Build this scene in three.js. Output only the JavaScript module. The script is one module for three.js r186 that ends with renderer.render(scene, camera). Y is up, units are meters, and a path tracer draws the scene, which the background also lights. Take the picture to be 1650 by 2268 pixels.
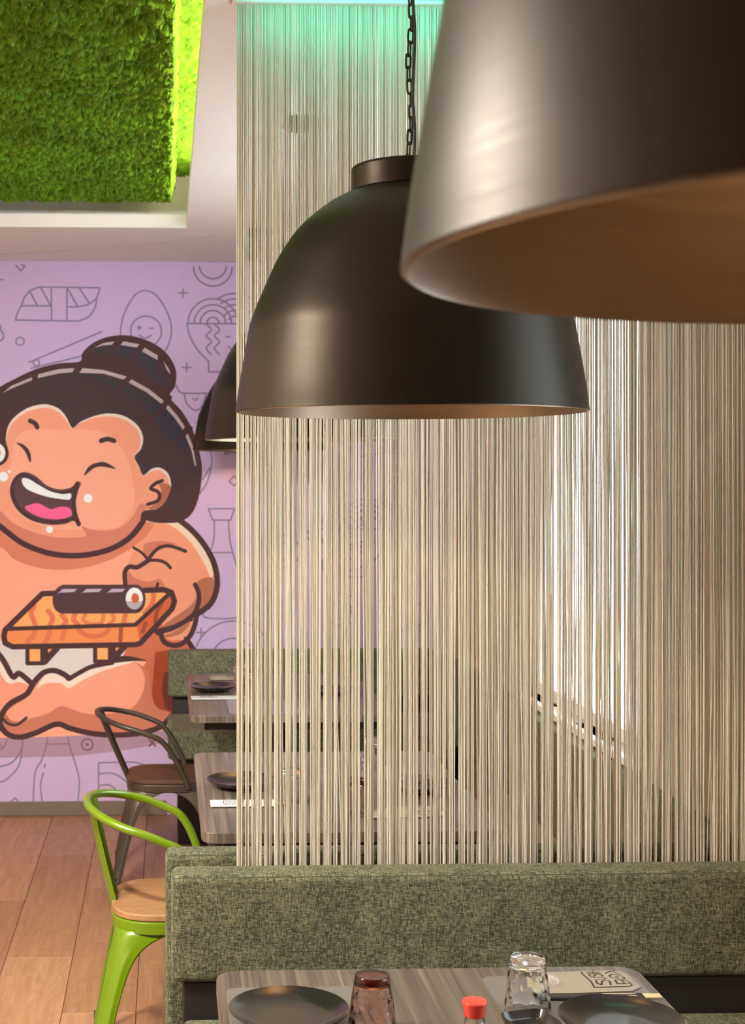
import * as THREE from 'three';
import { RoundedBoxGeometry } from 'three/addons/geometries/RoundedBoxGeometry.js';
import { mergeGeometries, toCreasedNormals } from 'three/addons/utils/BufferGeometryUtils.js';
import { RectAreaLightUniformsLib } from 'three/addons/lights/RectAreaLightUniformsLib.js';

// ------------------------------------------------------------------ camera, sky, lights, exposure
const scene = new THREE.Scene();
const EYE = 1.6, FOCAL = 3200, YAW = 2.0 * Math.PI / 180;
const camera = new THREE.PerspectiveCamera(2 * Math.atan(1134 / FOCAL) * 180 / Math.PI, 1650 / 2268, 0.05, 80);
camera.position.set(0, EYE, 0);
camera.lookAt(Math.sin(YAW), EYE, -Math.cos(YAW));
camera.setViewOffset(1650, 2268, 345, 84, 1650, 2268);        // an off-centre crop of a wider photograph
camera.focus = 2.8; camera.userData.fStop = 12;
const renderer = new THREE.WebGLRenderer({ antialias: true });
renderer.toneMapping = THREE.LinearToneMapping;
renderer.toneMappingExposure = 1.0;
renderer.shadowMap.enabled = true;
RectAreaLightUniformsLib.init();
scene.background = new THREE.Color(0.78, 0.92, 1.0);           // overcast daylight outside
scene.backgroundIntensity = 6;
const LIGHT = { sun: 40, aisle: 20, table: 2.5, mural: 14.5, ledMoss: 85, ledCurtain: 16, bulb: 0.4, curtain: 112, wallBar: 60, tray: 60 };
const sun = new THREE.DirectionalLight(new THREE.Color(1.0, 0.96, 0.90), LIGHT.sun);   // falls on the pavement outside the side window
sun.position.set(2.5, 14, 5.2); sun.target.position.set(1.6, 0, -4); sun.castShadow = true;
Object.assign(sun.shadow.camera, { left: -12, right: 12, top: 12, bottom: -12, near: 1, far: 40 }); sun.shadow.mapSize.set(2048, 2048); scene.add(sun, sun.target);
const WARM = [1.0, 0.91, 0.80], NEUTRAL = [0.97, 0.95, 1.0];

// ------------------------------------------------------------------ helpers
const used = new Map();
function numbered(n) { const k = used.get(n) || 0; used.set(n, k + 1); return k ? `${n}_${String(k).padStart(3, '0')}` : n; }
let seed = 12345;
function rnd() { seed = (seed * 1664525 + 1013904223) >>> 0; return seed / 4294967296; }
const hash = (x, y) => { let h = (x * 374761393 + y * 668265263) | 0; h = Math.imul(h ^ (h >>> 13), 1274126177); return ((h ^ (h >>> 16)) >>> 0) / 4294967296; };
function vnoise(x, y, wx = 0, wy = 0) {
  const xi = Math.floor(x), yi = Math.floor(y), fx = x - xi, fy = y - yi, m = (a, w) => w ? ((a % w) + w) % w : a;
  const sx = fx * fx * (3 - 2 * fx), sy = fy * fy * (3 - 2 * fy);
  const a = hash(m(xi, wx), m(yi, wy)), b = hash(m(xi + 1, wx), m(yi, wy)), c = hash(m(xi, wx), m(yi + 1, wy)), d = hash(m(xi + 1, wx), m(yi + 1, wy));
  return a + (b - a) * sx + (c - a) * sy + (a - b - c + d) * sx * sy;
}
const clamp = (v, a = 0, b = 1) => Math.min(b, Math.max(a, v));
const smooth = (a, b, x) => { const t = clamp((x - a) / (b - a)); return t * t * (3 - 2 * t); };
function mesh(name, geo, mat, parent) {
  const m = new THREE.Mesh(geo, mat);
  m.castShadow = m.receiveShadow = true;
  if (parent) { m.name = name; parent.add(m); } else { m.name = numbered(name); scene.add(m); }
  return m;
}
function tag(o, label, category, group) { o.userData = { ...o.userData, label, category }; if (group) o.userData.group = group; return o; }
function struct(name, geo, mat) { const m = mesh(name, geo, mat); m.userData.kind = 'structure'; return m; }
function thing(name, label, category, pos = [0, 0, 0], turn = 0, group) {
  const g = new THREE.Group(); g.name = numbered(name); g.position.set(...pos); g.rotation.y = turn; scene.add(g);
  return tag(g, label, category, group);
}
function sub(name, parent) { const g = new THREE.Group(); g.name = name; parent.add(g); return g; }
// box from x0..x1, y0..y1, depth d0..d1 in front of the camera plane (z = -depth)
function box(x0, x1, y0, y1, d0, d1) {
  const g = new THREE.BoxGeometry(x1 - x0, y1 - y0, d1 - d0); g.translate((x0 + x1) / 2, (y0 + y1) / 2, -(d0 + d1) / 2); return g;
}
function rbox(x0, x1, y0, y1, d0, d1, r = 0.015, s = 4) {
  const g = new RoundedBoxGeometry(x1 - x0, y1 - y0, d1 - d0, s, r); g.translate((x0 + x1) / 2, (y0 + y1) / 2, -(d0 + d1) / 2); return g;
}
// uv in metres from the dominant face direction
function metreUV(geo, ox = 0, oy = 0, turn = false) {
  let g = geo.index ? geo.toNonIndexed() : geo; const p = g.attributes.position, n = g.attributes.normal, uv = new Float32Array(p.count * 2);
  for (let i = 0; i < p.count; i++) {
    const ax = Math.abs(n.getX(i)), ay = Math.abs(n.getY(i)), az = Math.abs(n.getZ(i)); let u, v;
    if (ay >= ax && ay >= az) { u = p.getX(i); v = p.getZ(i); } else if (ax >= az) { u = p.getZ(i); v = p.getY(i); } else { u = p.getX(i); v = p.getY(i); }
    if (turn) [u, v] = [v, u];
    uv[2 * i] = u + ox; uv[2 * i + 1] = v + oy;
  }
  g.setAttribute('uv', new THREE.BufferAttribute(uv, 2)); return g;
}
function dataTex(w, h, fn, srgb = true) {
  const d = new Uint8Array(w * h * 4);
  for (let y = 0; y < h; y++) for (let x = 0; x < w; x++) { const c = fn(x, y), k = (y * w + x) * 4; d[k] = clamp(c[0], 0, 255); d[k + 1] = clamp(c[1], 0, 255); d[k + 2] = clamp(c[2], 0, 255); d[k + 3] = 255; }
  const t = new THREE.DataTexture(d, w, h); t.wrapS = t.wrapT = THREE.RepeatWrapping; t.magFilter = THREE.LinearFilter; t.minFilter = THREE.LinearFilter;
  if (srgb) t.colorSpace = THREE.SRGBColorSpace; t.needsUpdate = true; return t;
}
function tube(points, r, closed = false, seg = 48, rad = 10) { return new THREE.TubeGeometry(new THREE.CatmullRomCurve3(points.map((p) => new THREE.Vector3(...p)), closed, 'centripetal'), seg, r, rad, closed); }
const std = (o) => new THREE.MeshStandardMaterial(o);
const phys = (o) => new THREE.MeshPhysicalMaterial(o);
const rgb = (r, g, b) => new THREE.Color().setRGB(r, g, b);

// ------------------------------------------------------------------ materials
const fabricAt = (N) => (x, y) => {
  const h1 = vnoise(x / 14, y / 2.2, Math.round(N / 14), Math.round(N / 2.2)), v1 = vnoise(x / 2.2 + 91, y / 14, 0, Math.round(N / 14)), f = hash(x, y), big = vnoise(x / 90, y / 90, Math.round(N / 90), Math.round(N / 90));
  const over = hash(x >> 1, (y >> 1) + 777) > 0.5 ? h1 : v1;
  return over * 0.44 + (h1 + v1) * 0.2 + f * 0.26 + (big - 0.5) * 0.12;
};
const fa = fabricAt(1024), fabMap = dataTex(1024, 1024, (x, y) => { const k = smooth(0.18, 0.86, fa(x, y)); return [46 + 92 * k, 51 + 88 * k, 36 + 72 * k]; });
const fabBump = dataTex(512, 512, (x, y) => { const k = 255 * fa(x * 2, y * 2); return [k, k, k]; }, false);
fabMap.repeat.set(1 / 0.5, 1 / 0.5); fabBump.repeat.set(1 / 0.5, 1 / 0.5);
const M = {};
M.fabric = phys({ map: fabMap, bumpMap: fabBump, bumpScale: 0.0012, roughness: 0.95, sheen: 0.12, sheenRoughness: 0.6, sheenColor: rgb(0.5, 0.5, 0.42) });
M.white = std({ color: rgb(0.80, 0.78, 0.76), roughness: 0.85 });
M.wallSide = std({ color: rgb(0.42, 0.33, 0.25), roughness: 0.8 });
M.wallWarm = std({ color: rgb(0.55, 0.43, 0.32), roughness: 0.8 });
M.darkWall = std({ color: rgb(0.10, 0.08, 0.065), roughness: 0.8 });
M.lilac = std({ color: new THREE.Color('#c3aad6'), roughness: 0.8 });
M.black = std({ color: rgb(0.018, 0.016, 0.015), roughness: 0.55 });
M.blackMetal = std({ color: rgb(0.03, 0.027, 0.024), roughness: 0.35, metalness: 0.5 });
M.chain = std({ color: rgb(0.045, 0.04, 0.035), roughness: 0.5, metalness: 0.7 });
M.baseboard = std({ color: rgb(0.17, 0.125, 0.10), roughness: 0.6 });
const shadeRough = dataTex(256, 512, (x, y) => { const k = 190 + 22 * vnoise(x / 30, y / 1.6, 0, 320) + 12 * hash(x, y); return [k, k, k]; }, false);
M.shade = phys({ color: rgb(0.012, 0.0105, 0.008), metalness: 0.0, roughness: 0.47, roughnessMap: shadeRough, ior: 1.5, specularIntensity: 0.42, specularColor: rgb(1, 0.78, 0.55) });
M.lining = phys({ color: rgb(0.27, 0.205, 0.15), metalness: 1.0, roughness: 0.5, roughnessMap: shadeRough });
M.bulb = std({ color: rgb(1, 0.8, 0.5), emissive: rgb(1, 0.62, 0.25), emissiveIntensity: 10 });
M.glass = phys({ color: 0xffffff, transmission: 1, thickness: 0, roughness: 0.02, ior: 1.45 });
M.crystal = phys({ color: 0xffffff, transmission: 1, thickness: 0.004, roughness: 0.0, ior: 1.5 });
M.amber = phys({ color: rgb(1, 0.93, 0.91), transmission: 1, thickness: 0.004, roughness: 0.0, ior: 1.5, attenuationColor: rgb(0.55, 0.30, 0.25), attenuationDistance: 0.014 });
M.plate = phys({ color: rgb(0.014, 0.0135, 0.0135), roughness: 0.22, clearcoat: 0.4, clearcoatRoughness: 0.12 });
M.mat = phys({ color: rgb(0.60, 0.58, 0.56), transmission: 0.8, thickness: 0, roughness: 0.3, ior: 1.3 });
M.redCap = phys({ color: rgb(0.75, 0.055, 0.03), roughness: 0.4, clearcoat: 0.3 });
M.soy = phys({ color: rgb(0.03, 0.012, 0.006), roughness: 0.1 });
M.bamboo = std({ color: rgb(0.70, 0.53, 0.27), roughness: 0.6 });
M.paper = std({ color: rgb(0.72, 0.67, 0.56), roughness: 0.9 });
M.paperWhite = std({ color: rgb(0.82, 0.82, 0.84), roughness: 0.8 });
M.wrapper = phys({ color: 0xffffff, transmission: 0.85, thickness: 0, roughness: 0.1, ior: 1.4 });
// laminate table top: streaks running away from the viewer
const lamMap = dataTex(512, 512, (x, y) => { const k = 0.5 * vnoise(x / 5, y / 170, 0, 3) + 0.3 * vnoise(x / 1.7 + 50, y / 128, 0, 4) + 0.2 * vnoise(x / 30 + 9, y / 256, 0, 2); const d = hash(x, y) * 5; return [48 + 92 * k + d, 43 + 82 * k + d, 38 + 71 * k + d]; });
lamMap.repeat.set(1 / 0.55, 1 / 1.0);
M.laminate = phys({ map: lamMap, roughness: 0.38, clearcoat: 0.15, clearcoatRoughness: 0.3 });
function woodTex(off, a, b) {
  return dataTex(256, 1024, (x, y) => {
    const w = vnoise(x / 46 + off, y / 210) * 5.5 + x / 70; const ring = 0.5 + 0.5 * Math.sin(w * 6.283 + 2.2 * vnoise(x / 20 + off, y / 300));
    const fine = vnoise(x / 1.6 + off, y / 60); const k = 0.22 * ring + 0.33 * fine + 0.45 * vnoise(x / 12, y / 120 + off);
    return [0, 1, 2].map((i) => a[i] + (b[i] - a[i]) * k + 5 * hash(x, y));
  });
}
M.planks = [[1, [122, 86, 60], [166, 124, 90]], [37, [136, 96, 68], [178, 136, 100]], [71, [116, 80, 56], [156, 114, 82]], [113, [130, 92, 68], [172, 130, 98]]].map(([o, a, b]) => { const t = woodTex(o, a, b); t.repeat.set(1 / 0.22, 1 / 1.3); return phys({ map: t, roughness: 0.42, clearcoat: 0.12, clearcoatRoughness: 0.35 }); });
const seatTex = woodTex(200, [122, 88, 56], [160, 120, 80]); seatTex.repeat.set(1 / 0.2, 1 / 0.6);
M.oakSeat = phys({ map: seatTex, roughness: 0.45 });
const seatTex2 = woodTex(240, [70, 45, 32], [96, 64, 46]); seatTex2.repeat.set(1 / 0.2, 1 / 0.6);
M.darkSeat = phys({ map: seatTex2, roughness: 0.5 });
M.greenMetal = phys({ color: rgb(0.115, 0.20, 0.003), roughness: 0.28, metalness: 0.1, clearcoat: 0.5, clearcoatRoughness: 0.12 });
M.gunMetal = phys({ color: rgb(0.075, 0.058, 0.044), roughness: 0.38, metalness: 0.4 });

// ------------------------------------------------------------------ the room
const X0 = -2.4, X1 = 1.31, D0 = -2.0, D1 = 6.8, H = 2.6;
struct('floor', box(X0 - 0.15, X1 + 0.15, -0.12, -0.012, D0 - 0.15, D1 + 0.15), M.black);
{
  const floor = scene.getObjectByName('floor'); const pw = 0.22, geos = [];
  for (let v = 0; v < 3; v++) {
    const g = new RoundedBoxGeometry(pw - 0.0016, 0.0118, 1.3 - 0.0016, 1, 0.0012); geos.push(metreUV(g, 0.31 * v, 0.47 * v));
  }
  let n = 0;
  for (let i = -10; i < 8; i++) {
    const x = -0.31 + i * pw + pw / 2; if (x - pw / 2 < X0 - 0.2 || x + pw / 2 > X1 + 0.14) continue;
    const off = [0.1, 0.75, 0.4, 1.05, 0.58, 0.25, 0.9][((i % 7) + 7) % 7];
    for (let d = D0 - 0.1 - off + 0.65; d < D1 + 0.9; d += 1.3) {
      const clipFar = Math.min(d + 0.65, D1 + 0.1), clipNear = Math.max(d - 0.65, D0 - 0.1); if (clipFar - clipNear < 0.05) continue;
      const m = mesh(n ? `plank_${String(n).padStart(3, '0')}` : 'plank', geos[n % 3], M.planks[(n * 7 + i * 3 + 40) % 4], floor);
      m.position.set(x, -0.0059, -(clipFar + clipNear) / 2); m.scale.z = (clipFar - clipNear) / 1.3; n++;
    }
  }
}
struct('wall_back', box(X0 - 0.15, X1 + 0.15, -0.1, 3.0, D1, D1 + 0.15), M.lilac);
struct('wall_left', box(X0 - 0.15, X0, -0.1, 3.0, D0 - 0.15, D1 + 0.15), M.wallWarm);
struct('wall_front', box(X0 - 0.15, X1 + 0.15, -0.1, 3.0, D0 - 0.15, D0), M.darkWall);
// right wall with two window openings
const WIN = [[1.7, 2.4, 0.80, 2.30], [3.96, 5.25, 0.80, 2.45]];
{
  const sh = new THREE.Shape(); sh.moveTo(D0 - 0.15, -0.1); sh.lineTo(D1 + 0.15, -0.1); sh.lineTo(D1 + 0.15, 3.0); sh.lineTo(D0 - 0.15, 3.0); sh.closePath();
  for (const [a, b, c, d] of WIN) { const h = new THREE.Path(); h.moveTo(a, c); h.lineTo(a, d); h.lineTo(b, d); h.lineTo(b, c); h.closePath(); sh.holes.push(h); }
  const g = new THREE.ExtrudeGeometry(sh, { depth: 0.12, bevelEnabled: false }); g.rotateY(Math.PI / 2); g.translate(X1, 0, 0);   // shape x -> -z
  struct('wall_right', g, M.wallSide);
}
WIN.forEach(([a, b, c, d], i) => {
  const w = new THREE.Group(); w.name = `window_${i + 1}`; w.userData.kind = 'structure'; scene.add(w);
  const f = [box(X1 + 0.05, X1 + 0.1, c, c + 0.04, a, b), box(X1 + 0.05, X1 + 0.1, d - 0.04, d, a, b), box(X1 + 0.05, X1 + 0.1, c + 0.04, d - 0.04, a, a + 0.035), box(X1 + 0.05, X1 + 0.1, c + 0.04, d - 0.04, b - 0.035, b)];
  mesh('window_frame', mergeGeometries(f), M.white, w);
  mesh('pane', box(X1 + 0.072, X1 + 0.078, c + 0.035, d - 0.035, a + 0.03, b - 0.03), M.glass, w);
  mesh('window_sill', rbox(X1 - 0.02, X1 + 0.05, c - 0.025, c, a - 0.02, b + 0.02, 0.006), M.white, w);
});
// ceiling: a slab with a moss coffer on the left and a raised tray over the booths
const CO = { x0: -1.9, x1: 0.082, d0: 2.55, d1: 5.87 }, TR = { x0: 0.335, x1: 1.31, d0: 3.3, d1: 6.8 };
{
  const plate = (rects, y0, y1) => {
    const sh = new THREE.Shape(); sh.moveTo(X0 - 0.15, D0 - 0.15); sh.lineTo(X1 + 0.15, D0 - 0.15); sh.lineTo(X1 + 0.15, D1 + 0.15); sh.lineTo(X0 - 0.15, D1 + 0.15); sh.closePath();
    for (const [a, b, c, d] of rects) { const h = new THREE.Path(); h.moveTo(a, c); h.lineTo(a, d); h.lineTo(b, d); h.lineTo(b, c); h.closePath(); sh.holes.push(h); }
    const g = new THREE.ExtrudeGeometry(sh, { depth: y1 - y0, bevelEnabled: false }); g.rotateX(-Math.PI / 2); g.translate(0, y0, 0); return g.toNonIndexed ? g : g;
  };
  const tray = [TR.x0, TR.x1, TR.d0, TR.d1 - 0.0];
  const parts = [plate([[CO.x0, CO.x1, CO.d0, CO.d1], tray], H, H + 0.055), plate([[CO.x0 - 0.1, CO.x1 + 0.1, CO.d0 - 0.1, CO.d1 + 0.13], tray], H + 0.055, H + 0.28),
    box(X0 - 0.15, X1 + 0.15, H + 0.28, H + 0.36, D0 - 0.15, D1 + 0.15), box(TR.x0 - 0.01, TR.x1 + 0.01, H + 0.09, H + 0.28, TR.d0 - 0.01, TR.d1 + 0.01)].map((g) => { g = g.index ? g.toNonIndexed() : g; return g; });
  struct('ceiling', mergeGeometries(parts), M.white);
}
struct('baseboard_back', rbox(X0, 0.0, 0, 0.066, D1 - 0.016, D1, 0.004), M.baseboard);
{ // thin seam across the ceiling in front of the mural
  const g = tube([[-1.0, H + 0.001, -6.72], [-0.24, H + 0.001, -6.36], [0.22, H + 0.001, -6.03]], 0.003, false, 20, 6);
  struct('trim_1', g, std({ color: rgb(0.45, 0.42, 0.42), roughness: 0.9 }));
}
// outside: paving and a taupe building beyond the side window
{
  const pave = struct('pavement', box(X1 + 0.15, 9, -0.2, -0.03, 0, 24), std({ color: rgb(0.30, 0.32, 0.33), roughness: 0.9 }));
  const slab = new RoundedBoxGeometry(0.592, 0.03, 0.592, 1, 0.006), ms = [std({ color: rgb(0.62, 0.66, 0.67), roughness: 0.85 }), std({ color: rgb(0.56, 0.61, 0.62), roughness: 0.85 })];
  let n = 0;
  for (let i = 0; i < 9; i++) for (let j = 0; j < 16; j++) { const m = mesh(n ? `slab_${String(n).padStart(3, '0')}` : 'slab', slab, ms[(i * 5 + j * 3) % 2], pave); m.position.set(1.9 + i * 0.6, -0.016, -(3.6 + j * 0.6)); n++; }
  const b = thing('building', 'taupe rendered building across the pavement, seen through the side window', 'building', [0, 0, 0]);
  mesh('wall', box(1.7, 2.72, 0.25, 6, 10.2, 12), std({ color: rgb(0.36, 0.27, 0.21), roughness: 0.9 }), b);
  mesh('plinth', box(1.68, 2.74, -0.04, 0.25, 10.17, 12.02), std({ color: rgb(0.25, 0.2, 0.17), roughness: 0.9 }), b);
}

// ------------------------------------------------------------------ ceiling lamps (above the picture) and LED strips
function spot(pos, target, I, angle, col, pen = 0.6, r = 2.5) {
  const l = new THREE.SpotLight(rgb(...col), I, 0, angle, pen, 2); l.position.set(...pos); l.target.position.set(...target); l.castShadow = true; l.shadow.radius = r; scene.add(l, l.target); return l;
}
function downlight(x, d, target, I, angle, col, label, pen, soft) {
  const t = thing('ceiling_spotlight', label, 'spotlight', [x, H, -d], 0, 'recessed spotlights in the white ceiling');
  const ring = new THREE.LatheGeometry([[0.036, 0.004], [0.036, -0.004], [0.05, -0.006], [0.054, -0.003], [0.054, 0.0]].map((p) => new THREE.Vector2(...p)), 32);
  mesh('trim_ring', ring, M.white, t);
  mesh('lens', new THREE.CylinderGeometry(0.036, 0.036, 0.004, 28), std({ color: rgb(1, 1, 1), emissive: rgb(...col), emissiveIntensity: 2.5 }), t);
  spot([x, H - 0.02, -d], target, I, angle, col, pen, soft);
}
downlight(-0.75, 2.35, [-0.45, 0.0, -4.9], LIGHT.aisle * 2.2, 0.5, WARM, 'white recessed spotlight just before the moss ceiling, aimed along the floor');
downlight(-1.1, 2.38, [-0.6, 1.5, -6.8], LIGHT.mural, 0.42, NEUTRAL, 'white recessed spotlight aimed at the left of the mural');
downlight(-0.35, 2.45, [0.0, 1.6, -6.8], LIGHT.mural, 0.36, NEUTRAL, 'white recessed spotlight aimed at the right of the mural');
downlight(-2.05, 1.75, [0.35, 0.75, -2.7], LIGHT.table * 3, 0.5, WARM, 'white recessed spotlight by the left wall aimed at the front table');
function ledStrip(name, label, from, to, size, dir, I, col, glow) {
  const a = new THREE.Vector3(...from), b = new THREE.Vector3(...to), mid = a.clone().add(b).multiplyScalar(0.5), len = a.distanceTo(b);
  const alongX = Math.abs(b.x - a.x) > Math.abs(b.z - a.z);
  const t = thing(name, label, 'light strip', [mid.x, mid.y, mid.z]);
  mesh('channel', new RoundedBoxGeometry(alongX ? len : size, 0.008, alongX ? size : len, 2, 0.002), M.white, t);
  const tape = mesh('light_tape', new RoundedBoxGeometry(alongX ? len - 0.01 : size * 0.6, 0.004, alongX ? size * 0.6 : len - 0.01, 1, 0.001), std({ color: rgb(...col), emissive: rgb(...col), emissiveIntensity: glow }), t);
  const D = new THREE.Vector3(...dir).normalize(); tape.position.set(0, D.y > 0 ? 0.006 : -0.006, 0);
  const l = new THREE.RectAreaLight(rgb(...col), I, len - 0.02, size); l.position.copy(mid).addScaledVector(D, 0.014); l.lookAt(mid.clone().addScaledVector(D, 1)); 
  if (!alongX) { const m = new THREE.Matrix4().makeBasis(new THREE.Vector3(0, 0, 1), new THREE.Vector3().crossVectors(D.clone().negate(), new THREE.Vector3(0, 0, 1)), D.clone().negate()); l.quaternion.setFromRotationMatrix(m); }
  else { const m = new THREE.Matrix4().makeBasis(new THREE.Vector3(1, 0, 0), new THREE.Vector3().crossVectors(D.clone().negate(), new THREE.Vector3(1, 0, 0)), D.clone().negate()); l.quaternion.setFromRotationMatrix(m); }
  scene.add(l);
}
ledStrip('led_strip', 'warm LED strip on the hidden ledge along the right edge of the moss ceiling', [0.145, 2.668, -2.7], [0.145, 2.668, -5.66], 0.02, [-0.55, 0.83, 0], LIGHT.ledMoss, [1.0, 0.90, 0.55], 2);
ledStrip('led_strip', 'turquoise LED strip on the ceiling at the head of the string curtain', [0.16, 2.593, -2.955], [1.29, 2.593, -2.955], 0.02, [0, -0.75, -0.66], LIGHT.ledCurtain, [0.05, 1.0, 0.72], 1.5);

ledStrip('ceiling_light_panel', 'flat warm light panel on the ceiling over the aisle', [-1.62, 2.594, -1.85], [-1.62, 2.594, -2.5], 0.7, [0, -1, 0], LIGHT.curtain, [1.0, 0.93, 0.81], 2);
ledStrip('wall_light_bar', 'long warm LED bar high on the left wall washing it with light', [-2.2, 2.5, 1.6], [-2.2, 2.5, -6.2], 0.04, [-0.75, -0.66, 0], LIGHT.wallBar, [1.0, 0.87, 0.72], 2);
ledStrip('led_strip', 'white LED strip hidden behind the edge of the raised ceiling over the booths', [0.38, 2.655, -3.325], [1.28, 2.655, -3.325], 0.02, [0, 0.5, -0.86], LIGHT.tray, [1.0, 0.95, 0.9], 2);
// ------------------------------------------------------------------ moss ceiling
{
  const moss = (x0, x1, d0, d1, y, nx, nd, amp, edge) => {
    const pos = [], idx = [], col = [];
    const h = (X, D) => {
      let s = 0; const q = 1.0;
      const r1 = 1 - Math.abs(2 * vnoise(X * 20 * q + 3, D * 26 + 7) - 1), r2 = 1 - Math.abs(2 * vnoise(X * 50 + 13, D * 66 + 1) - 1), r3 = vnoise(X * 130, D * 90), r4 = vnoise(X * 260, D * 180);
      s = 0.38 * r1 + 0.36 * r2 + 0.36 * r3 + 0.24 * r4; return s;
    };
    for (let j = 0; j <= nd; j++) for (let i = 0; i <= nx; i++) {
      let X = x0 + (x1 - x0) * i / nx, D = d0 + (d1 - d0) * j / nd; const s = h(X, D);
      let e = 0; if (edge) { const de = Math.min(x1 - X, X - x0, d1 - D, D - d0); e = smooth(0.02, 0, de); }
      X += (vnoise(X * 90 + 5, D * 70) - 0.5) * 0.009; D += (vnoise(X * 90 + 55, D * 70) - 0.5) * 0.012;
      pos.push(X, y - amp * s + e * 0.06, -D);
      const t = 0.7 + 0.5 * vnoise(X * 9, D * 6), u = vnoise(X * 40, D * 30); col.push(0.092 * t + 0.045 * u, 0.225 * t + 0.06 * u, 0.001);
    }
    const w = nx + 1;
    for (let j = 0; j < nd; j++) for (let i = 0; i < nx; i++) { const a = j * w + i; idx.push(a, a + 1, a + w, a + 1, a + w + 1, a + w); }
    const g = new THREE.BufferGeometry(); g.setAttribute('position', new THREE.Float32BufferAttribute(pos, 3)); g.setAttribute('color', new THREE.Float32BufferAttribute(col, 3)); g.setIndex(idx); g.computeVertexNormals(); return g;
  };
  const mm = std({ vertexColors: true, roughness: 0.95 });
  const t = thing('moss_panel', 'bright green preserved moss filling the ceiling recess above the aisle', 'moss panel', [0, 0, 0]);
  mesh('moss_backing', moss(CO.x0 - 0.08, CO.x1 + 0.09, CO.d0 - 0.05, CO.d1 + 0.10, H + 0.275, 260, 300, 0.05, false), mm, t).userData.kind = 'stuff';
  mesh('moss_cushion', moss(CO.x0 + 0.1, 0.036, CO.d0 + 0.05, 5.80, H + 0.128, 640, 820, 0.046, true), mm, t).userData.kind = 'stuff';
  mesh('panel_board', box(CO.x0 + 0.11, 0.024, H + 0.128, H + 0.165, CO.d0 + 0.06, 5.79), M.white, t);
}

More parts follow.
